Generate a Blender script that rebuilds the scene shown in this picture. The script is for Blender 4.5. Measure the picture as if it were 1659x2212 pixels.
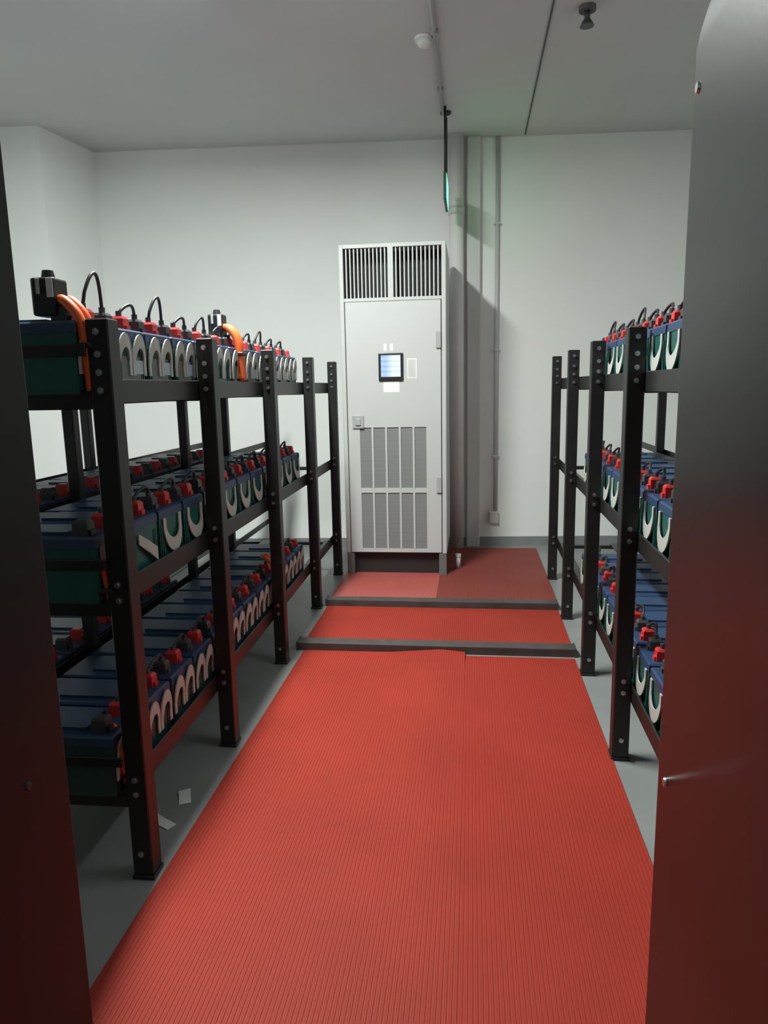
import bpy, bmesh, math, random
from mathutils import Matrix, Vector
random.seed(7)
for o in list(bpy.data.objects):
    bpy.data.objects.remove(o)
scene = bpy.context.scene
C = scene.collection
PI = math.pi

# ------------------------------------------------------------------ camera
FPX, PW, PH = 1530.0, 1659.0, 2212.0
cam_data = bpy.data.cameras.new('camera')
cam_data.sensor_fit = 'VERTICAL'
cam_data.sensor_height = 24.0
cam_data.lens = FPX / PH * 24.0
cam_data.clip_start = 0.02
cam = bpy.data.objects.new('camera', cam_data)
C.objects.link(cam)
_r = math.radians(1.1)                       # slight roll
_Y = Vector(((1018 - PW / 2) / FPX, (832 - PH / 2) / FPX, 1)).normalized()
_a, _b = math.sin(_r), math.cos(_r)
_D = Vector((_a, _b, -(_a * _Y.x + _b * _Y.y) / _Y.z)).normalized()
_X = _D.cross(_Y)
R = Matrix((_X, _Y, -_D))                    # rows: world axes seen in the camera frame
right, down, fwd = R.col[0], R.col[1], R.col[2]
m = Matrix.Identity(4)
for i in range(3):
    m[i][0], m[i][1], m[i][2] = right[i], -down[i], -fwd[i]
m[2][3] = 1.25
cam.matrix_world = m
scene.camera = cam

# ------------------------------------------------------------------ world, exposure
world = bpy.data.worlds.new('world')
scene.world = world
world.use_nodes = True
bg = world.node_tree.nodes['Background']
bg.inputs[0].default_value = (0.02, 0.022, 0.022, 1)
bg.inputs[1].default_value = 0.3
scene.view_settings.view_transform = 'Standard'
scene.view_settings.look = 'None'
scene.view_settings.gamma = 1.0
scene.view_settings.exposure = 0.0
scene.view_settings.use_curve_mapping = False
# ceiling lamps (built below, each with its own light): (x, y0, y1, watts)
LAMPS = [(-1.00, 2.00, 3.20, 134.0), (1.30, 1.40, 2.60, 14.0)]
LIGHT_COL = (0.955, 1.0, 0.962)

# ------------------------------------------------------------------ materials
MATS = {}
def srgb(r, g, b):
    f = lambda c: ((c / 255) / 12.92 if c / 255 <= 0.04045 else ((c / 255 + 0.055) / 1.055) ** 2.4)
    return (f(r), f(g), f(b), 1)

def mat(name, col, rough=0.5, metal=0.0, var=0.06, scale=8.0, bump=0.0, bscale=60.0, spec=0.5, emis=None, estr=0.0, coat=0.0):
    mt = bpy.data.materials.new(name)
    mt.use_nodes = True
    nt = mt.node_tree
    b = nt.nodes['Principled BSDF']
    b.inputs['Roughness'].default_value = rough
    b.inputs['Metallic'].default_value = metal
    b.inputs['Specular IOR Level'].default_value = spec
    b.inputs['Coat Weight'].default_value = coat
    tc = nt.nodes.new('ShaderNodeTexCoord')
    nz = nt.nodes.new('ShaderNodeTexNoise')
    nz.inputs['Scale'].default_value = scale
    nz.inputs['Detail'].default_value = 4
    nt.links.new(tc.outputs['Object'], nz.inputs['Vector'])
    rp = nt.nodes.new('ShaderNodeValToRGB')
    rp.color_ramp.elements[0].position = 0.3
    rp.color_ramp.elements[1].position = 0.7
    rp.color_ramp.elements[0].color = tuple(c * (1 - var) for c in col[:3]) + (1,)
    rp.color_ramp.elements[1].color = tuple(min(1, c * (1 + var)) for c in col[:3]) + (1,)
    nt.links.new(nz.outputs['Fac'], rp.inputs['Fac'])
    nt.links.new(rp.outputs['Color'], b.inputs['Base Color'])
    if bump:
        n2 = nt.nodes.new('ShaderNodeTexNoise')
        n2.inputs['Scale'].default_value = bscale
        nt.links.new(tc.outputs['Object'], n2.inputs['Vector'])
        bp = nt.nodes.new('ShaderNodeBump')
        bp.inputs['Strength'].default_value = bump
        bp.inputs['Distance'].default_value = 0.002
        nt.links.new(n2.outputs['Fac'], bp.inputs['Height'])
        nt.links.new(bp.outputs['Normal'], b.inputs['Normal'])
    if emis:
        b.inputs['Emission Color'].default_value = emis
        b.inputs['Emission Strength'].default_value = estr
    MATS[name] = mt
    return mt

mat('wall', (0.83, 0.85, 0.83, 1), 0.85, var=0.015, scale=3, bump=0.08)
mat('ceiling', (0.60, 0.61, 0.60, 1), 0.9, var=0.02, scale=2, bump=0.1)
mat('floor', (0.24, 0.252, 0.248, 1), 0.4, var=0.12, scale=3.5, bump=0.05, bscale=20)
mat('baseboard', (0.22, 0.24, 0.24, 1), 0.5)
mat('mat_red', (0.31, 0.033, 0.020, 1), 0.6, var=0.08, scale=2.5, spec=0.2)
mat('mat_red_deep', (0.31, 0.031, 0.019, 1), 0.6, var=0.08, scale=2.5, spec=0.2)
mat('mat_dull', (0.22, 0.045, 0.034, 1), 0.6, var=0.08, scale=2.5, spec=0.3)
mat('mat_pink', (0.42, 0.095, 0.082, 1), 0.42, var=0.06, scale=3, spec=0.5)
mat('steel_black', (0.012, 0.013, 0.013, 1), 0.38, var=0.15, scale=20, spec=0.5)
mat('bolt', (0.55, 0.57, 0.58, 1), 0.3, metal=1.0)
mat('channel', (0.06, 0.052, 0.050, 1), 0.45, var=0.2, scale=15)
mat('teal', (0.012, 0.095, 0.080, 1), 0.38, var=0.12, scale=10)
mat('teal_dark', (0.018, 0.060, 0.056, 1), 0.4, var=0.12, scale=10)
mat('lid_blue', (0.022, 0.052, 0.115, 1), 0.45, var=0.1, scale=12)
mat('cap_red', (0.62, 0.035, 0.035, 1), 0.4, var=0.08)
mat('cap_grey', (0.05, 0.055, 0.058, 1), 0.45)
mat('strap', (0.46, 0.48, 0.45, 1), 0.45, var=0.06, scale=20)
mat('label_grey', (0.16, 0.17, 0.168, 1), 0.5, var=0.12, scale=14)
mat('cable_black', (0.015, 0.016, 0.018, 1), 0.45)
mat('cable_orange', (0.85, 0.14, 0.025, 1), 0.45, var=0.06)
mat('white_plastic', (0.82, 0.84, 0.83, 1), 0.35, var=0.03)
mat('grey_tag', (0.55, 0.57, 0.57, 1), 0.4)
mat('ac_body', (0.50, 0.52, 0.51, 1), 0.5, var=0.012, scale=3)
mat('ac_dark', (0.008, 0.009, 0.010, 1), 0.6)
mat('ac_seam', (0.10, 0.105, 0.105, 1), 0.6)
mat('ac_grey', (0.36, 0.38, 0.375, 1), 0.5)
mat('ac_base', (0.02, 0.021, 0.021, 1), 0.5)
mat('ac_foot', (0.14, 0.145, 0.145, 1), 0.5)
mat('bezel', (0.02, 0.021, 0.022, 1), 0.3)
mat('trunking', (0.60, 0.60, 0.59, 1), 0.55, var=0.02)
mat('pipe_white', (0.74, 0.72, 0.71, 1), 0.45, var=0.03)
mat('conduit', (0.50, 0.51, 0.50, 1), 0.45)
mat('cabinet_grey', (0.019, 0.022, 0.022, 1), 0.36, var=0.05, scale=4, bump=0.05, bscale=120, spec=0.42)
mat('cabinet_black', (0.008, 0.010, 0.010, 1), 0.45, var=0.08, scale=4, spec=0.25)
mat('conduit_dark', (0.38, 0.385, 0.38, 1), 0.8)
mat('seam', (0.10, 0.10, 0.10, 1), 0.8)
mat('lamp_body', (0.8, 0.82, 0.81, 1), 0.5)
mat('diffuser', (0.9, 0.92, 0.9, 1), 0.5, emis=(0.955, 1.0, 0.962, 1), estr=36.0)
mat('diffuser_dim', (0.9, 0.92, 0.9, 1), 0.5, emis=(0.955, 1.0, 0.962, 1), estr=4.0)
mat('sign_green', (0.02, 0.4, 0.1, 1), 0.4, emis=(0.09, 1.0, 0.30, 1), estr=3.2)
mat('paper', (0.7, 0.71, 0.69, 1), 0.7)

# perforated vent: fine horizontal slots as flat tone
def vent_mat():
    mt = bpy.data.materials.new('vent_mesh'); mt.use_nodes = True
    nt = mt.node_tree; b = nt.nodes['Principled BSDF']; b.inputs['Roughness'].default_value = 0.55
    tc = nt.nodes.new('ShaderNodeTexCoord')
    wv = nt.nodes.new('ShaderNodeTexWave'); wv.bands_direction = 'Z'; wv.inputs['Scale'].default_value = 40
    nt.links.new(tc.outputs['Object'], wv.inputs['Vector'])
    rp = nt.nodes.new('ShaderNodeValToRGB')
    rp.color_ramp.elements[0].color = (0.14, 0.15, 0.15, 1)
    rp.color_ramp.elements[1].color = (0.27, 0.285, 0.28, 1)
    nt.links.new(wv.outputs['Fac'], rp.inputs['Fac'])
    nt.links.new(rp.outputs['Color'], b.inputs['Base Color'])
    MATS['vent_mesh'] = mt
vent_mat()

# lit control screen: pale blue page with a white panel on the right
def screen_mat():
    mt = bpy.data.materials.new('screen'); mt.use_nodes = True
    nt = mt.node_tree; b = nt.nodes['Principled BSDF']; b.inputs['Roughness'].default_value = 0.3
    b.inputs['Base Color'].default_value = (0.1, 0.12, 0.14, 1)
    tc = nt.nodes.new('ShaderNodeTexCoord'); sp = nt.nodes.new('ShaderNodeSeparateXYZ')
    nt.links.new(tc.outputs['Generated'], sp.inputs[0])
    rp = nt.nodes.new('ShaderNodeValToRGB')
    e = rp.color_ramp.elements
    e[0].position = 0.25; e[0].color = (0.30, 0.52, 0.86, 1)
    e[1].position = 0.6; e[1].color = (0.78, 0.90, 0.95, 1)
    nt.links.new(sp.outputs['X'], rp.inputs['Fac'])
    wv = nt.nodes.new('ShaderNodeTexWave'); wv.bands_direction = 'Z'; wv.inputs['Scale'].default_value = 1.3
    nt.links.new(tc.outputs['Generated'], wv.inputs['Vector'])
    mx = nt.nodes.new('ShaderNodeMix'); mx.data_type = 'RGBA'; mx.inputs['Factor'].default_value = 0.18
    nt.links.new(rp.outputs['Color'], mx.inputs['A']); nt.links.new(wv.outputs['Color'], mx.inputs['B'])
    nt.links.new(mx.outputs['Result'], b.inputs['Emission Color'])
    b.inputs['Emission Strength'].default_value = 1.0
    MATS['screen'] = mt
screen_mat()

# ------------------------------------------------------------------ mesh helpers
class MB:
    def __init__(self): self.v = []; self.f = []; self.smooth = False
    def box(self, x0, x1, y0, y1, z0, z1):
        n = len(self.v)
        self.v += [(x0, y0, z0), (x1, y0, z0), (x1, y1, z0), (x0, y1, z0), (x0, y0, z1), (x1, y0, z1), (x1, y1, z1), (x0, y1, z1)]
        self.f += [tuple(n + i for i in q) for q in ((3, 2, 1, 0), (4, 5, 6, 7), (0, 1, 5, 4), (1, 2, 6, 5), (2, 3, 7, 6), (3, 0, 4, 7))]
        return self
    def loft(self, rings, cap=True):
        n = len(self.v); k = len(rings[0])
        for r in rings: self.v += [tuple(p) for p in r]
        for i in range(len(rings) - 1):
            for j in range(k):
                a = n + i * k + j; b = n + i * k + (j + 1) % k
                self.f.append((a, b, b + k, a + k))
        if cap:
            self.f.append(tuple(n + j for j in reversed(range(k))))
            self.f.append(tuple(n + (len(rings) - 1) * k + j for j in range(k)))
        return self
    def cyl(self, c, axis, r, h, n=14, r2=None):
        r2 = r if r2 is None else r2
        def ring(rr, t):
            out = []
            for i in range(n):
                a = 2 * PI * i / n; p, q = rr * math.cos(a), rr * math.sin(a)
                if axis == 'z': out.append((c[0] + p, c[1] + q, c[2] + t))
                elif axis == 'y': out.append((c[0] + q, c[1] + t, c[2] + p))
                else: out.append((c[0] + t, c[1] + p, c[2] + q))
            return out
        return self.loft([ring(r, 0), ring(r2, h)])
    def tube(self, pts, r, n=8):
        pts = [Vector(p) for p in pts]; rings = []
        up = Vector((0.31, 0.17, 0.93)).normalized()
        for i, p in enumerate(pts):
            t = (pts[min(i + 1, len(pts) - 1)] - pts[max(i - 1, 0)]).normalized()
            s = t.cross(up); s = s.normalized() if s.length > 1e-4 else Vector((1, 0, 0))
            u = s.cross(t)
            rings.append([p + (s * math.cos(2 * PI * j / n) + u * math.sin(2 * PI * j / n)) * r for j in range(n)])
        self.smooth = True
        return self.loft(rings)
    def mesh(self, name, bevel=0.0, seg=2, smooth=None):
        me = bpy.data.meshes.new(name)
        me.from_pydata(self.v, [], self.f)
        bm = bmesh.new(); bm.from_mesh(me)
        bmesh.ops.recalc_face_normals(bm, faces=bm.faces)
        if bevel:
            es = [e for e in bm.edges if len(e.link_faces) == 2 and e.calc_face_angle(0) > 0.7]
            bmesh.ops.bevel(bm, geom=es, offset=bevel, segments=seg, affect='EDGES', profile=0.5)
        for f in bm.faces: f.smooth = self.smooth if smooth is None else smooth
        bm.to_mesh(me); bm.free()
        return me

def obj(name, me, material, parent=None, loc=None):
    if isinstance(me, MB): me = me.mesh(name)
    if not me.materials: me.materials.append(MATS[material])
    o = bpy.data.objects.new(name, me); C.objects.link(o)
    if parent: o.parent = parent
    if loc: o.location = loc
    return o
def tag(o, label, cat, group=None):
    o['label'] = label; o['category'] = cat
    if group: o['group'] = group
    return o
def thing(name, label, cat, loc=(0, 0, 0), rz=0, group=None):
    o = bpy.data.objects.new(name, None); C.objects.link(o)
    o.empty_display_size = 0.1
    o.location = loc; o.rotation_euler = (0, 0, rz)
    return tag(o, label, cat, group)
def struct(name, me, material, parent=None):
    o = obj(name, me, material, parent)
    if parent is None: o['kind'] = 'structure'
    return o
B = lambda *a: MB().box(*a)

# ------------------------------------------------------------------ room shell
CZ = 3.0
XL, XR, YF = -3.6, 2.3, -2.6
WS = 0.07                                     # the end wall runs slightly out of square
def wy(x): return 5.525 + WS * (x - 0.0)
WA = math.atan(WS)
def prism(pts, z0, z1):
    mb = MB(); return mb.loft([[(x, y, z0) for x, y in pts], [(x, y, z1) for x, y in pts]])
T = 0.15
struct('floor', B(XL - T, XR + T, YF - T, 6.0, -0.15, 0.0), 'floor')
struct('ceiling', B(XL - T, XR + T, YF - T, 6.0, CZ, CZ + 0.15), 'ceiling')
struct('wall_back', prism([(XL - T, wy(XL - T)), (XR + T, wy(XR + T)), (XR + T, 6.0), (XL - T, 6.0)], 0, CZ), 'wall')
struct('wall_left', B(XL - T, XL, YF - T, wy(XL), 0, CZ), 'wall')
struct('wall_right', B(XR, XR + T, YF - T, wy(XR), 0, CZ), 'wall')
struct('wall_front', B(XL, XR, YF - T, YF, 0, CZ), 'wall')
pier = struct('wall_pier', prism([(XL, 4.72), (-2.86, 4.76), (-2.78, wy(-2.78)), (XL, wy(XL))], 0, CZ), 'wall')
# skirting along the end wall
def along_wall(name, x0, x1, d0, d1, z0, z1, material, parent=None, bevel=0.0):
    c, s = math.cos(WA), math.sin(WA)
    pts = []
    for x, d in ((x0, d0), (x1, d0), (x1, d1), (x0, d1)):
        pts.append((x + s * d, wy(x) - c * d))
    return prism(pts, z0, z1)
struct('baseboard_back', along_wall('b', -2.74, XR, 0.0, 0.014, 0, 0.07, 0), 'baseboard')
# ceiling joint strip
struct('trim_1', B(0.372, 0.380, 1.0, 5.50, CZ - 0.006, CZ), 'seam')

# ------------------------------------------------------------------ floor mats (ribbed rubber)
def ribbed(x0, x1, y0, y1, t=0.004, pitch=0.0105, h=0.0016, lift=None):
    mb = MB(); xs = []
    n = int((x1 - x0) / pitch); p = (x1 - x0) / n
    prof = []
    for i in range(n):
        a = x0 + i * p
        prof += [(a, t), (a + p * 0.42, t), (a + p * 0.55, t + h), (a + p * 0.87, t + h)]
    prof += [(x1, t)]
    ysl = [y0, y1] if lift is None else [y0, y1 - 0.30, y1 - 0.2, y1 - 0.12, y1 - 0.06, y1]
    for yi, y in enumerate(ysl):
        for x, z in prof:
            dz = lift(x, y) if lift else 0
            mb.v.append((x, y, z + dz))
    k = len(prof)
    for r in range(len(ysl) - 1):
        for i in range(k - 1):
            a = r * k + i
            mb.f.append((a, a + 1, a + 1 + k, a + k))
    # underside and rim
    n0 = len(mb.v)
    for y in ysl:
        for x in (x0, x1):
            dz = lift(x, y) if lift else 0
            mb.v.append((x, y, dz + 0.0004))
    for r in range(len(ysl) - 1):
        a = n0 + 2 * r
        mb.f.append((a, a + 2, a + 3, a + 1))
        mb.f.append((r * k, (r + 1) * k, a + 2, a))
        mb.f.append((r * k + k - 1, a + 1, a + 3, (r + 1) * k + k - 1))
    mb.f.append(tuple(range(k)) + (n0 + 1, n0))
    e = (len(ysl) - 1) * k; a = n0 + 2 * (len(ysl) - 1)
    mb.f.append(tuple(e + i for i in reversed(range(k))) + (a, a + 1))
    return mb
XS = -0.025
def lift(x, y):
    s = max(0.0, (y - 2.98) / 0.20); q = max(0.0, 1 - abs(x + 0.14) / 0.26)
    return 0.02 * s * s * q
def mat_thing(mb, material, label):
    me = mb.mesh('rubber_mat', smooth=False)
    return tag(obj('rubber_mat', me, material), label, 'floor mat', 'red ribbed rubber mats in the aisle')
mat_thing(ribbed(-0.80, XS, -0.9, 3.185, lift=lift), 'mat_red', 'long red ribbed rubber mat in the foreground, left strip along the left rack')
mat_thing(ribbed(XS + 0.0002, 0.475, -0.9, 3.165), 'mat_red_deep', 'long red ribbed rubber mat in the foreground, right strip along the right rack')
mat_thing(ribbed(-0.825, 0.485, 3.275, 3.885), 'mat_red', 'short wide red ribbed mat between the two dark cross channels')
mat_thing(ribbed(-0.845, -0.205, 3.975, 4.66), 'mat_pink', 'pale pinkish red mat right in front of the air conditioner')
mat_thing(ribbed(-0.204, 0.50, 3.975, 5.42), 'mat_dull', 'dull dark red mat beside the air conditioner running to the end wall')

# low steel channels crossing the aisle between the racks
for y0, y1, lab, x0, x1 in ((3.19, 3.268, 'nearer low dark steel channel lying across the red mats', -0.835, 0.482),
                            (3.893, 3.965, 'farther low dark steel channel lying across the red mats', -0.835, 0.482)):
    root = thing('floor_channel', lab, 'floor channel', ((x0 + x1) / 2, (y0 + y1) / 2, 0), group='floor channels across the aisle')
    hw, hd = (x1 - x0) / 2, (y1 - y0) / 2
    obj('channel_body', B(-hw, hw, -hd, hd, 0.0, 0.040).mesh('channel_body', 0.004, 2), 'channel', root)
    for s in (-1, 1):
        obj('end_cap', B(s * hw - 0.004, s * hw + 0.004, -hd - 0.003, hd + 0.003, 0, 0.043).mesh('end_cap', 0.001, 1), 'channel', root)

# ------------------------------------------------------------------ battery racks
LEV = (0.235, 0.745, 1.246)                  # underside of the batteries on each shelf
def bolt_mesh():
    mb = MB().cyl((0, 0, 0), 'y', 0.0085, 0.006, 6)
    mb.cyl((0, -0.004, 0), 'y', 0.0045, 0.004, 8)
    return mb.mesh('bolt', smooth=False)
LPIV, LANG = (-0.865, 2.9), math.radians(1.0)      # the two racks stand slightly out of parallel
RPIV, RANG = (0.510, 3.3), math.radians(-0.65)
def skew(x, y, side):
    (px, py), a = (LPIV, LANG) if side > 0 else (RPIV, RANG)
    c, s = math.cos(a), math.sin(a)
    return (px + c * (x - px) - s * (y - py), py + s * (x - px) + c * (y - py)), a
BOLT = bolt_mesh(); BOLT.materials.append(MATS['bolt'])
def rack(name, label, fx, fys, rows, side):
    """fx front post line, rows = further post lines (x, [y...]); side=+1 faces +X (left rack), -1 faces -X"""
    ya, yb = fys[0], fys[-1]
    (rx, ry), ra = skew(fx, (ya + yb) / 2, side)
    root = thing(name, label, 'rack', (rx, ry, 0), ra)
    ox, oy = fx, (ya + yb) / 2
    def part(pn, x0, x1, y0, y1, z0, z1, bev=0.003):
        return obj(pn, B(min(x0, x1) - ox, max(x0, x1) - ox, y0 - oy, y1 - oy, z0, z1).mesh(pn, bev, 1), 'steel_black', root)
    def post(x, y, h, w):
        p = part('post', x - w, x + w, y - w, y + w, 0.012, h)
        f = B(x - 1.12 * w - ox, x + 1.12 * w - ox, y - 1.12 * w - oy, y + 1.12 * w - oy, 0, 0.012)
        obj('foot', f.mesh('foot', 0.002, 1), 'steel_black', p)
        return p
    for y in fys:
        p = post(fx, y, 1.415, 0.027)
        for z in LEV:                         # pairs of bolts on the face towards the door
            for dz in (0.008, 0.048):
                b = obj('bolt', BOLT, 'bolt', p, (fx - ox, y - 0.033 - oy, z + dz))
        for dz in (1.335, 1.385, 0.075):
            obj('bolt', BOLT, 'bolt', p, (fx - ox, y - 0.033 - oy, dz))
    for x, ys in rows:
        for y in ys: post(x, y, 1.415, 0.019)
    xs = [fx] + [r[0] for r in rows]
    for z in LEV:
        # front beam with an upright lip, rear beams, and cross bars
        part('shelf_beam', fx - side * 0.026, fx - side * 0.034, ya - 0.024, yb + 0.024, z - 0.026, z + 0.036)
        part('shelf_ledge', fx - side * 0.034, fx - side * 0.085, ya - 0.024, yb + 0.024, z - 0.008, z - 0.001, 0.001)
        for x, ys in rows:
            part('shelf_beam', x + side * 0.020, x + side * 0.026, ya - 0.024, yb + 0.024, z - 0.026, z + 0.03)
            part('shelf_ledge', x + side * 0.026, x + side * 0.08, ya - 0.024, yb + 0.024, z - 0.008, z - 0.001, 0.001)
        if len(rows) > 1:
            x = rows[0][0]
            part('shelf_ledge', x - side * 0.02, x - side * 0.09, ya - 0.024, yb + 0.024, z - 0.008, z - 0.001, 0.001)
        for y in fys:
            part('cross_bar', fx - side * 0.024, xs[-1], y - 0.014, y + 0.014, z - 0.03, z - 0.009, 0.002)
        # near end bars: one below the batteries, one across their side
        part('end_bar', fx - side * 0.024, xs[-1], ya - 0.022, ya - 0.016, z - 0.035, z + 0.012, 0.002)
        part('end_bar', fx - side * 0.024, xs[-1], ya - 0.040, ya - 0.034, z + 0.085, z + 0.112, 0.002)
    for z in LEV:                             # thin decks added under the batteries to block light, last bay left open
        part('shade_deck', fx - side * 0.086, xs[-1] + side * 0.082, ya - 0.02, fys[3], z - 0.0085, z - 0.0035, 0.0)
    for x, ys in rows:                        # retaining bars behind the batteries
        for z in LEV:
            part('back_bar', x - side * 0.019, x - side * 0.024, ya, yb, z + 0.13, z + 0.165, 0.002)
    return root
LY = [1.585, 2.275, 3.037, 3.860, 4.600]
RY = [1.590, 2.298, 3.007, 3.763, 4.561]
rack('battery_rack', 'long black steel battery rack on the left side of the aisle', -0.865, LY,
     [(-1.290, [1.585, 2.16, 3.10, 3.68, 4.60]), (-1.715, [1.585, 3.037, 4.60])], 1)
rack('battery_rack', 'black steel battery rack on the right, behind the grey cabinet', 0.510, RY,
     [(0.950, [1.59, 2.298, 3.007, 3.763, 4.561])], -1)

# ------------------------------------------------------------------ batteries
BL, BW = 0.35, 0.166
def body_mesh():
    mb = MB()
    def ring(z, e): 
        return [(-BL / 2 + e, -BW / 2 + e, z), (BL / 2 - e, -BW / 2 + e, z), (BL / 2 - e, BW / 2 - e, z), (-BL / 2 + e, BW / 2 - e, z)]
    mb.loft([ring(0, 0.004), ring(0.012, 0.002), ring(0.138, 0.0)])
    for sx in (-1, 1):
        for k in (-0.072, -0.06, 0.06, 0.072):
            mb.box(sx * BL / 2 - 0.002, sx * BL / 2 + 0.002, k - 0.003, k + 0.003, 0.01, 0.12)
    return mb.mesh('body', 0.0)
def lid_mesh():
    mb = MB()
    def ring(z, e): 
        return [(-BL / 2 + e, -BW / 2 + e, z), (BL / 2 - e, -BW / 2 + e, z), (BL / 2 - e, BW / 2 - e, z), (-BL / 2 + e, BW / 2 - e, z)]
    mb.loft([ring(0.138, -0.002), ring(0.160, -0.001), ring(0.165, 0.004)])
    mb.box(-0.09, 0.09, -0.05, 0.05, 0.164, 0.172)
    return mb.mesh('lid', 0.0)
def cover_mesh(name):
    mb = MB()
    def ring(z, e): return [(-0.02 + e, -0.018 + e, z), (0.02 - e, -0.018 + e, z), (0.02 - e, 0.018 - e, z), (-0.02 + e, 0.018 - e, z)]
    mb.loft([ring(0.165, 0), ring(0.196, 0.001), ring(0.203, 0.006)])
    mb.box(0.015, 0.026, -0.011, 0.011, 0.165, 0.178)
    return mb.mesh(name, 0.0)
def arch(mb, yc, zc, w, hgt, band, x, t=0.004, n=14, down=False, leg=0.03):
    """flat strap band bent into an arch in the plane of the end face"""
    outer, inner = [], []
    sgn = -1 if down else 1
    pts = [(-1, -leg)] + [(math.cos(PI - PI * i / n), None) for i in range(n + 1)] + [(1, -leg)]
    ro, ri = w / 2, w / 2 - band * 0.42
    ho, hi = hgt, hgt - band
    ang = [PI - PI * i / n for i in range(n + 1)]
    o = [(-ro, -leg)] + [(ro * math.cos(a), ho * math.sin(a)) for a in ang] + [(ro, -leg)]
    q = [(-ri, -leg)] + [(ri * math.cos(a), hi * math.sin(a)) for a in ang] + [(ri, -leg)]
    rings = []
    for (a, b), (c, d) in zip(o, q):
        bow = 0.006 * max(0, b / ho)
        rings.append([(x + bow, yc + a, zc + sgn * b), (x + t + bow, yc + a, zc + sgn * b), (x + t + bow, yc + c, zc + sgn * d), (x + bow, yc + c, zc + sgn * d)])
    mb.loft(rings)
def strap_up():
    mb = MB(); x = BL / 2 + 0.002
    arch(mb, -0.042, 0.076, 0.080, 0.078, 0.036, x)
    arch(mb, 0.042, 0.076, 0.080, 0.078, 0.036, x)
    return mb.mesh('strap_handle')
def strap_down():
    mb = MB(); x = BL / 2 + 0.002
    arch(mb, 0.0, 0.108, 0.128, 0.078, 0.042, x, down=True)
    return mb.mesh('strap_handle')
def strap_slant():
    mb = MB(); x = BL / 2 + 0.003
    mb.loft([[(x, -0.05, 0.128), (x + 0.004, -0.05, 0.128), (x + 0.004, -0.05, 0.098), (x, -0.05, 0.098)],
             [(x + 0.008, 0.0, 0.098), (x + 0.012, 0.0, 0.098), (x + 0.012, 0.0, 0.064), (x + 0.008, 0.0, 0.064)],
             [(x + 0.004, 0.055, 0.070), (x + 0.008, 0.055, 0.070), (x + 0.008, 0.055, 0.030), (x + 0.004, 0.055, 0.030)]])
    return mb.mesh('strap_handle')
def label_mesh():
    return B(BL / 2, BL / 2 + 0.0015, -0.054, 0.054, 0.012, 0.095).mesh('front_label')
MESH = {}
def shared(key, me, material):
    me.materials.append(MATS[material]); MESH[key] = me
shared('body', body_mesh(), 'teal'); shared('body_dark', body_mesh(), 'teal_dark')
shared('lid', lid_mesh(), 'lid_blue')
shared('red', cover_mesh('terminal_cover'), 'cap_red'); shared('grey', cover_mesh('terminal_cover'), 'cap_grey')
shared('up', strap_up(), 'strap'); shared('down', strap_down(), 'strap'); shared('slant', strap_slant(), 'strap')
shared('label', label_mesh(), 'label_grey')
mat('label_pale', (0.42, 0.50, 0.60, 1), 0.4)
shared('rating', B(BL / 2 + 0.0015, BL / 2 + 0.003, 0.012, 0.070, 0.050, 0.086).mesh('rating_label'), 'label_pale')
ORD = ['first', 'second', 'third', 'fourth', 'fifth', 'sixth', 'seventh', 'eighth', 'ninth', 'tenth', 'eleventh', 'twelfth']
def battery(x, y, z, rz, label, group, strap, body='body', lab=False):
    (x, y), ra = skew(x, y, -x)
    root = thing('battery', label, 'battery', (x, y, z), rz + ra + math.radians(random.uniform(-0.5, 0.5)), group)
    bo = obj('body', MESH[body], None, root)
    obj('lid', MESH['lid'], None, root)
    a = obj('terminal_cover', MESH['red'], None, root, (BL / 2 - 0.045, 0.045, 0)); a['label'] = 'red terminal cover'
    a = obj('terminal_cover', MESH['grey'], None, root, (BL / 2 - 0.045, -0.045, 0)); a['label'] = 'dark grey terminal cover'
    s = obj('strap_handle', MESH[strap], None, root); s['label'] = 'pale grey strap handle'
    if lab:
        fl = obj('front_label', MESH['label'], None, bo)
        obj('rating_label', MESH['rating'], None, bo)
    return root
LXC, LX2, RXC = -0.912 - BL / 2, -1.335 - BL / 2, 0.557 + BL / 2
SH = ['bottom', 'middle', 'top']
def place_row(n, y0, z, xc, rz, shelf, where, strap, body, lab, group):
    out = []
    for k in range(n):
        y = y0 + 0.185 * k
        label = 'teal blue-lidded battery, %s from %s, %s' % (ORD[k] if rz == 0 else ORD[n - 1 - k], 'near end' if rz == 0 else 'far end', where)
        st = strap if not callable(strap) else strap(k)
        out.append(battery(xc, y, z, rz, label, group, st, body if not callable(body) else body(k), lab if not callable(lab) else lab(k)))
    return out
Y0 = 1.633
for li, z in enumerate(LEV):
    place_row(12, Y0, z, LXC, 0, SH[li], 'left rack %s shelf, aisle row' % SH[li],
              ('up', lambda k: 'slant' if k in (1, 4) else 'down', 'up')[li],
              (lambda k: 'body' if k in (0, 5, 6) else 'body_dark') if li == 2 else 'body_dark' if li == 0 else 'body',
              (lambda k: k != 5 and k != 0) if li == 2 else False,
              'batteries on the left rack')
for li in (1, 2):
    place_row(12, Y0, LEV[li], LX2, 0, SH[li], 'left rack %s shelf, row behind' % SH[li], 'down', 'body', False, 'batteries on the left rack')
RN = (9, 9, 8)
for li, z in enumerate(LEV):
    place_row(RN[li], 2.030, z, RXC, PI, SH[li], 'right rack %s shelf' % SH[li], 'down', 'body', False, 'batteries on the right rack')

place_row(8, Y0, LEV[0], LX2, 0, SH[0], 'left rack bottom shelf, row behind', 'down', 'body_dark', False, 'batteries on the left rack')  # rear row added to darken the lower bays and stop bounce light

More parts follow.
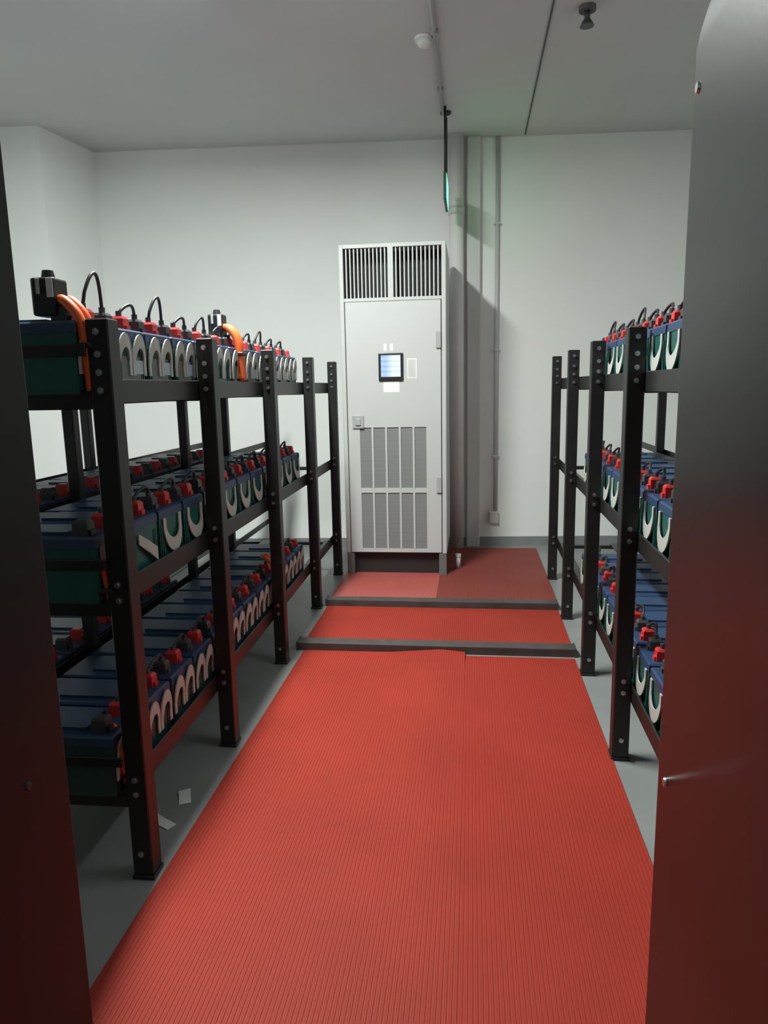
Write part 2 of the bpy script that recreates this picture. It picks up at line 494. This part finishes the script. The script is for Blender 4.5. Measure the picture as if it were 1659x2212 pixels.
# jumper cables arching from one battery to the next
def jumper(x, ya, yb, z, peak, label, group, r=0.0045):
    (rx, ry), ra = skew(x, (ya + yb) / 2, -x)
    root = thing('jumper_cable', label, 'cable', (rx, ry, z), ra, group)
    d = (yb - ya) / 2; pts = []
    for i in range(13):
        t = i / 12
        pts.append((0.012 * math.sin(PI * t), -d + 2 * d * t, peak * math.sin(PI * t) ** 0.7))
    obj('wire', MB().tube(pts, r, 7).mesh('wire'), 'cable_black', root)
    for s in (-1, 1):
        obj('lug', MB().cyl((0, s * d, -0.006), 'z', 0.008, 0.014, 10).mesh('lug', smooth=False), 'cap_grey', root)
    return root
BIG = {0: 0.085, 2: 0.07, 4: 0.045, 8: 0.05}
for li, z in enumerate(LEV):
    for k in range(11):
        ya, yb = Y0 + 0.185 * k + 0.045, Y0 + 0.185 * (k + 1) - 0.045
        pk = BIG.get(k, 0.028) if li == 2 else 0.026
        jumper(-0.912 - 0.045, ya, yb, z + 0.209, pk,
               'thin black jumper cable between %s and %s aisle-row batteries, left rack %s shelf' % (ORD[k], ORD[k + 1], SH[li]), 'jumper cables on the left rack')
    for k in range(RN[li] - 1):
        ya, yb = 2.030 + 0.185 * k + 0.045, 2.030 + 0.185 * (k + 1) - 0.045
        jumper(0.557 + 0.045, ya, yb, z + 0.209, 0.05 if (li == 2 and k in (3, 6)) else 0.026,
               'thin black jumper cable between %s and %s farthest batteries, right rack %s shelf' % (ORD[RN[li] - 2 - k], ORD[RN[li] - 1 - k], SH[li]), 'jumper cables on the right rack')

# black connector blocks with hanging orange power cables
def smooth_pts(pts, n=6):
    out = []
    P = [Vector(p) for p in pts]; P = [P[0]] + P + [P[-1]]
    for i in range(1, len(P) - 2):
        for s in range(n):
            t = s / n
            out.append(0.5 * ((2 * P[i]) + (-P[i - 1] + P[i + 1]) * t + (2 * P[i - 1] - 5 * P[i] + 4 * P[i + 1] - P[i + 2]) * t * t + (-P[i - 1] + 3 * P[i] - 3 * P[i + 1] + P[i + 2]) * t ** 3))
    out.append(P[-2]); return out
def power_cable(x, y, z, label, block=True, drop=0.17, bw=1.0, r=0.013):
    (x, y), ra = skew(x, y, 1)
    root = thing('power_cable', label, 'cable', (x, y, z), ra, 'orange power cables on the left rack')
    for j, off in enumerate((0.0, 0.022)):
        pts = smooth_pts([(-0.012 + off * 0.4, 0.012 + off, 0.035), (0.012 + off * .3, 0.0 + off, 0.032), (0.045 + off * .2, -0.006 + off, -0.005), (0.056, -0.008 + off, -0.06), (0.060, -0.004 + off, -drop)])
        obj('cable', MB().tube(pts, r, 10).mesh('cable'), 'cable_orange', root)
    obj('clamp', B(0.036, 0.076, -0.024, 0.034, -0.075, -0.062).mesh('clamp', 0.003, 1), 'cable_black', root)
    if block:
        h = obj('connector_block', B(-0.062, -0.004, -0.012, 0.048, 0.0, 0.085).mesh('connector_block', 0.006, 2), 'cable_black', root)
        obj('white_tag', B(-0.022, -0.006, -0.0145, -0.0125, 0.040, 0.082).mesh('white_tag', 0.0005, 1), 'white_plastic', h)
        obj('white_tag', B(-0.047, -0.038, -0.0145, -0.0125, 0.048, 0.082).mesh('white_tag', 0.0005, 1), 'grey_tag', h)
        obj('neck', MB().cyl((-0.033, 0.018, 0.085), 'z', 0.016, 0.018, 12, 0.012).mesh('neck', smooth=False), 'cable_black', h)
    return root
power_cable(-0.955, 1.575, LEV[2] + 0.178, 'black connector block and thick orange cable at the near end of the left top shelf', r=0.012)
power_cable(-0.957, 2.745, LEV[2] + 0.209, 'black connector block and thick orange cable midway along the left top shelf', r=0.013)
power_cable(-0.955, 1.575, LEV[1] + 0.100, 'short orange cable hanging at the near end of the left middle shelf', False, 0.11, r=0.007)
power_cable(-0.955, 3.12, LEV[0] + 0.209, 'orange cable hanging on the left bottom shelf beside the third post', False, 0.20, r=0.010)
power_cable(-0.952, 1.585, LEV[0] + 0.120, 'orange cable low at the near end of the left bottom shelf', False, 0.11, r=0.014)

# ------------------------------------------------------------------ air conditioner
AX0, AX1, AYF, AYB, AH, AB = -0.832, -0.158, 4.600, 5.28, 2.13, 0.150
ac = thing('air_conditioner', 'tall white floor-standing air conditioner with slatted top grille and lit screen', 'air conditioner', ((AX0 + AX1) / 2, (AYF + AYB) / 2, 0))
acx, acy = (AX0 + AX1) / 2, (AYF + AYB) / 2
def acp(name, x0, x1, y0, y1, z0, z1, material, parent=ac, bev=0.0):
    return obj(name, B(x0 - acx, x1 - acx, y0 - acy, y1 - acy, z0, z1).mesh(name, bev, 2 if bev else 1), material, parent)
# carcass: side panels, back, top frame, with a dark void behind the louvres
acp('side_panel', AX0, AX0 + 0.028, AYF, AYB, AB, AH, 'ac_body', bev=0.004)
acp('side_panel', AX1 - 0.028, AX1, AYF, AYB, AB, AH, 'ac_body', bev=0.004)
acp('back_panel', AX0 + 0.028, AX1 - 0.028, AYB - 0.02, AYB, AB, AH, 'ac_body')
acp('top_panel', AX0 + 0.028, AX1 - 0.028, AYF, AYB - 0.02, AH - 0.022, AH, 'ac_body')
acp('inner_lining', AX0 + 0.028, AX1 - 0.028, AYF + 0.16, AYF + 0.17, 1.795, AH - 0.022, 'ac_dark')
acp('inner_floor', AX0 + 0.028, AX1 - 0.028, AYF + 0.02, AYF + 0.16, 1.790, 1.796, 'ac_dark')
gz0, gz1 = 1.805, 2.100
acp('grille_frame', AX0 + 0.028, AX1 - 0.028, AYF, AYF + 0.02, 1.785, gz0, 'ac_body')
acp('grille_mullion', -0.522, -0.488, AYF, AYF + 0.03, gz0, AH - 0.022, 'ac_body')
for a, b, n in ((AX0 + 0.030, -0.522, 11), (-0.488, AX1 - 0.030, 11)):
    for k in range(n):
        x = a + (b - a) * (k + 0.7) / (n + 0.4)
        s = obj('slat', B(-0.0042, 0.0042, -0.016, 0.016, 0, AH - 0.022 - gz0).mesh('slat', 0.001, 1), 'ac_body', ac, (x - acx, AYF + 0.024 - acy, gz0))
        s.rotation_euler = (0, 0, math.radians(-4))
# front door with seams
dx0, dx1, dz0, dz1 = AX0 + 0.034, AX1 - 0.034, AB + 0.008, 1.782
acp('seam_backing', AX0 + 0.028, AX1 - 0.028, AYF + 0.012, AYF + 0.02, AB, 1.785, 'ac_seam')
VX0, VX1 = -0.722, -0.288
rows = ((0.592, 0.990), (0.182, 0.560))
door = thing_door = obj('door', MB().box(dx0 - acx, VX0 - acx, AYF - acy, AYF + 0.012 - acy, dz0, dz1)
    .box(VX1 - acx, dx1 - acx, AYF - acy, AYF + 0.012 - acy, dz0, dz1)
    .box(VX0 - acx, VX1 - acx, AYF - acy, AYF + 0.012 - acy, rows[0][1], dz1)
    .box(VX0 - acx, VX1 - acx, AYF - acy, AYF + 0.012 - acy, rows[1][1], rows[0][0])
    .box(VX0 - acx, VX1 - acx, AYF - acy, AYF + 0.012 - acy, dz0, rows[1][0]).mesh('door'), 'ac_body', ac)
cw = (VX1 - VX0 - 4 * 0.013) / 5
for r0, r1 in rows:
    for k in range(5):
        x0 = VX0 + k * (cw + 0.013)
        acp('vent_panel', x0, x0 + cw, AYF + 0.006, AYF + 0.0118, r0, r1, 'vent_mesh', door)
        if k < 4: acp('vent_bar', x0 + cw, x0 + cw + 0.013, AYF - 0.002, AYF + 0.0118, r0, r1, 'ac_body', door)
bez = acp('control_panel', -0.590, -0.432, AYF - 0.014, AYF, 1.288, 1.462, 'bezel', door, 0.004)
acp('screen', -0.574, -0.448, AYF - 0.0155, AYF - 0.0135, 1.312, 1.448, 'screen', bez)
acp('sticker', -0.562, -0.458, AYF - 0.001, AYF, 1.215, 1.283, 'white_plastic', door)
acp('sticker', -0.556, -0.536, AYF - 0.001, AYF, 1.475, 1.520, 'white_plastic', door)
acp('sticker', -0.516, -0.496, AYF - 0.001, AYF, 1.475, 1.520, 'white_plastic', door)
st = acp('sticker', -0.406, -0.346, AYF - 0.001, AYF, 1.300, 1.425, 'white_plastic', door)
acp('sticker_print', -0.400, -0.352, AYF - 0.0015, AYF - 0.001, 1.306, 1.419, 'grey_tag', st)
lk = acp('lock_plate', -0.768, -0.694, AYF - 0.010, AYF, 0.985, 1.070, 'ac_grey', door, 0.003)
acp('latch', -0.748, -0.714, AYF - 0.018, AYF - 0.010, 1.005, 1.050, 'ac_grey', lk, 0.003)
for z in (1.485, 0.560):
    acp('hinge', -0.222, -0.190, AYF - 0.012, AYF, z, z + 0.105, 'ac_grey', door, 0.003)
# plinth
acp('base_skirt', AX0 + 0.02, AX1 - 0.02, AYF + 0.05, AYB - 0.03, 0.006, AB, 'ac_base')
for x in (AX0 + 0.002, AX1 - 0.052):
    for y in (AYF + 0.004, AYB - 0.06):
        acp('foot', x, x + 0.05, y, y + 0.05, 0.0, AB, 'ac_foot', bev=0.003)

# ------------------------------------------------------------------ end wall services
def wall_pt(x, d): return (x + math.sin(WA) * d, wy(x) - math.cos(WA) * d)
tr = thing('cable_trunking', 'wide white cable trunking running floor to ceiling on the end wall', 'trunking', wall_pt(0.013, 0.0005) + (0,), WA)
obj('trunk_body', B(-0.052, 0.052, -0.038, 0.0, 0.0, CZ).mesh('trunk_body', 0.003, 1), 'trunking', tr)
obj('trunk_cover', B(-0.047, 0.047, -0.046, -0.038, 0.0, CZ).mesh('trunk_cover', 0.003, 1), 'trunking', tr)
pp = thing('insulated_pipe', 'fat white insulated pipe dropping from the ceiling behind the air conditioner', 'pipe', wall_pt(-0.115, 0.085) + (0,), WA)
obj('pipe', MB().cyl((0, 0, 0.0), 'z', 0.052, CZ, 24).mesh('pipe', smooth=True), 'pipe_white', pp)
obj('sign_shadow_collar', MB().cyl((0, 0, 2.46), 'z', 0.058, 0.055, 24).mesh('sign_shadow_collar', smooth=True), 'grey_tag', pp)  # grey collar standing in for the hanging sign's shadow on the pipe
obj('clamp_arm', B(-0.015, 0.015, 0.05, 0.083, 2.47, 2.50).mesh('clamp_arm'), 'grey_tag', pp)
for zz in (1.4, 0.3):
    obj('clamp_arm', B(-0.015, 0.015, 0.045, 0.083, zz, zz + .03).mesh('clamp_arm'), 'grey_tag', pp)
cd = thing('wall_conduit', 'thin white conduit on the end wall ending above the floor', 'conduit', wall_pt(0.185, 0.0) + (0,), WA)
obj('tube', MB().cyl((0, -0.016, 0.27), 'z', 0.0145, CZ - 0.27, 16).mesh('tube', smooth=True), 'conduit', cd)
obj('socket_box', B(-0.045, 0.025, -0.036, 0.0, 0.18, 0.275).mesh('socket_box', 0.006, 2), 'trunking', cd)
for zz in (2.4, 1.5, 0.7):
    obj('pipe_clip', B(-0.022, 0.022, -0.034, 0.0, zz, zz + 0.016).mesh('pipe_clip', 0.003, 1), 'conduit', cd)
dp = thing('drain_pipe', 'short white drain pipe stub standing on the floor beside the air conditioner', 'pipe', (-0.088, 4.80, 0.0055))
obj('pipe', MB().cyl((0, 0, 0), 'z', 0.017, 0.088, 18).mesh('pipe', smooth=True), 'white_plastic', dp)
obj('cap', MB().cyl((0, 0, 0.078), 'z', 0.021, 0.018, 18).mesh('cap', smooth=False), 'white_plastic', dp)

# ------------------------------------------------------------------ ceiling fittings
cc = thing('ceiling_conduit', 'grey conduit fixed along the ceiling towards the hanging sign', 'conduit', (-0.187, 4.2, CZ))
obj('tube', MB().cyl((0, -1.6, -0.012), 'y', 0.011, 2.4, 14).mesh('tube', smooth=True), 'conduit_dark', cc)
for y in (-1.0, -0.3, 0.4): obj('pipe_clip', B(-0.02, 0.02, y - 0.008, y + 0.008, -0.026, 0.0).mesh('pipe_clip', 0.003, 1), 'conduit_dark', cc)
sd = thing('smoke_detector', 'small round white smoke detector on the ceiling', 'detector', (-0.245, 3.98, CZ))
obj('base', MB().cyl((0, 0, -0.014), 'z', 0.048, 0.014, 24).mesh('base', smooth=False), 'white_plastic', sd)
obj('dome', MB().cyl((0, 0, -0.042), 'z', 0.026, 0.028, 24, 0.042).mesh('dome', smooth=True), 'white_plastic', sd)
ce = thing('ceiling_sensor', 'small dark sensor hanging from the ceiling above the right rack', 'sensor', (0.54, 3.80, CZ))
obj('base', MB().cyl((0, 0, -0.02), 'z', 0.040, 0.02, 20).mesh('base', smooth=False), 'seam', ce)
obj('stem', MB().cyl((0, 0, -0.06), 'z', 0.014, 0.04, 14).mesh('stem', smooth=True), 'cap_grey', ce)
obj('head', MB().cyl((0, 0, -0.085), 'z', 0.034, 0.025, 20, 0.020).mesh('head', smooth=False), 'cap_grey', ce)
sg = thing('exit_sign', 'hanging green-lit sign seen edge-on in front of the end wall', 'sign', (-0.170, 5.0, CZ))
obj('ceiling_plate', MB().cyl((0, 0, -0.012), 'z', 0.035, 0.012, 18).mesh('ceiling_plate', smooth=False), 'cable_black', sg)
for y in (-0.10, 0.10):
    obj('hanger_rod', MB().cyl((0, y, -0.41), 'z', 0.008, 0.41, 10).mesh('hanger_rod', smooth=True), 'cable_black', sg)
hs = obj('housing', B(-0.009, 0.009, -0.175, 0.175, -0.575, -0.405).mesh('housing', 0.004, 2), 'cable_black', sg)
obj('lit_face', B(0.0091, 0.0105, -0.165, 0.165, -0.565, -0.415).mesh('lit_face'), 'sign_green', hs)

# ------------------------------------------------------------------ foreground cabinets
def rounded_rect(x0, x1, y0, y1, r, z, n=8):
    out = []
    for cx, cy, a0 in ((x1 - r, y1 - r, 0), (x0 + r, y1 - r, PI / 2), (x0 + r, y0 + r, PI), (x1 - r, y0 + r, 3 * PI / 2)):
        for i in range(n + 1):
            a = a0 + (PI / 2) * i / n
            out.append((cx + r * math.cos(a), cy + r * math.sin(a), z))
    return out
gc = thing('metal_cabinet', 'dark grey painted metal cabinet with rounded top in the right foreground', 'cabinet', (0.60, 0.60, 0))
x0, x1, y0, y1, top, rt = -0.305, 0.30, -0.50, 0.500, 1.83, 0.15
rings = [rounded_rect(x0, x1, y0, y1, 0.03, 0.06)]
rings.append(rounded_rect(x0, x1, y0, y1, 0.03, top - rt))
for i in range(1, 13):
    a = (PI / 2) * i / 12
    e = rt * (1 - math.cos(a))
    rings.append(rounded_rect(x0 + e * 0.75, x1 - e * 0.75, y0 + e, y1 - e, 0.03 + 0.09 * math.sin(a), top - rt + rt * math.sin(a)))
mb = MB(); mb.loft(rings); obj('body', mb.mesh('body', smooth=True), 'cabinet_grey', gc)
mb = MB(); mb.loft([rounded_rect(x0 + 0.02, x1 - 0.02, y0 + 0.02, y1 - 0.02, 0.03, 0.0), rounded_rect(x0 + 0.02, x1 - 0.02, y0 + 0.02, y1 - 0.02, 0.03, 0.061)])
obj('plinth', mb.mesh('plinth'), 'ac_base', gc)
for yy, zz in ((0.455, 1.629), (0.435, 0.648), (-0.40, 1.629), (-0.40, 0.648)):
    s = obj('screw', MB().cyl((x0 - 0.003, yy, zz), 'x', 0.0065, 0.005, 16, 0.0085).mesh('screw', smooth=False), 'bolt', gc)
bc = thing('metal_cabinet', 'tall black metal cabinet at the left edge of the foreground', 'cabinet', (-1.10, 0.58, 0))
mb = MB(); mb.loft([rounded_rect(-0.36, 0.385, -0.48, 0.510, 0.006, z) for z in (0.06, 2.1)])
obj('body', mb.mesh('body'), 'cabinet_black', bc)
mb = MB(); mb.loft([rounded_rect(-0.35, 0.375, -0.47, 0.500, 0.006, z) for z in (0.0, 0.061)])
obj('plinth', mb.mesh('plinth'), 'ac_base', bc)
mb = MB(); mb.loft([rounded_rect(-0.365, 0.390, -0.485, 0.515, 0.008, z) for z in (2.1, 2.125)])
obj('top_cap', mb.mesh('top_cap'), 'cabinet_black', bc)
for yy, zz in ((0.40, 0.62), (0.40, 1.75), (-0.38, 0.62), (-0.38, 1.75)):
    obj('screw', MB().cyl((0.384, yy, zz), 'x', 0.0085, 0.004, 14, 0.006).mesh('screw', smooth=False), 'ac_base', bc)

# scraps on the floor by the left rack
for x, y, rz, w, h, lab in ((-0.882, 1.925, 0.4, 0.018, 0.034, 'small white paper tag on the floor under the left rack'),
                            (-0.905, 1.80, 1.1, 0.016, 0.05, 'narrow white paper scrap on the floor near the first left post')):
    p = obj('paper_tag', MB().loft([[(-w, -h, 0.001), (w, -h, 0.001), (w, -h, 0.003), (-w, -h, 0.003)], [(-w, 0, 0.002), (w, 0, 0.002), (w, 0, 0.004), (-w, 0, 0.004)],
        [(-w, h, 0.006), (w, h, 0.010), (w, h, 0.012), (-w, h, 0.008)]]).mesh('paper_tag'), 'paper', None, (x, y, 0))
    p.rotation_euler = (0, 0, rz); tag(p, lab, 'paper')

# ------------------------------------------------------------------ ceiling lamps with their own light
for i, (x, ya, yb, watts) in enumerate(LAMPS):
    lab = ('long white ceiling batten lamp above the left rack', 'long white ceiling batten lamp above the right rack')[i]
    lm = thing('ceiling_lamp', lab, 'lamp', (x, (ya + yb) / 2, CZ), 0, 'ceiling batten lamps')
    L = (yb - ya) / 2
    obj('housing', B(-0.075, 0.075, -L, L, -0.035, 0.0).mesh('housing', 0.004, 1), 'lamp_body', lm)
    obj('diffuser', B(-0.065, 0.065, -L + 0.02, L - 0.02, -0.085, -0.035).mesh('diffuser', 0.015, 3), ('diffuser', 'diffuser_dim')[i], lm)
    for s in (-1, 1): obj('end_cap', B(-0.075, 0.075, s * L - 0.006, s * L + 0.006, -0.087, 0.0).mesh('end_cap', 0.003, 1), 'lamp_body', lm)
    ld = bpy.data.lights.new('lamp_light', 'AREA'); ld.shape = 'RECTANGLE'; ld.size = 0.13; ld.size_y = 2 * L - 0.04
    ld.energy = watts; ld.color = LIGHT_COL
    lo = bpy.data.objects.new('lamp_light', ld); C.objects.link(lo); lo.parent = lm; lo.location = (0, 0, -0.090)
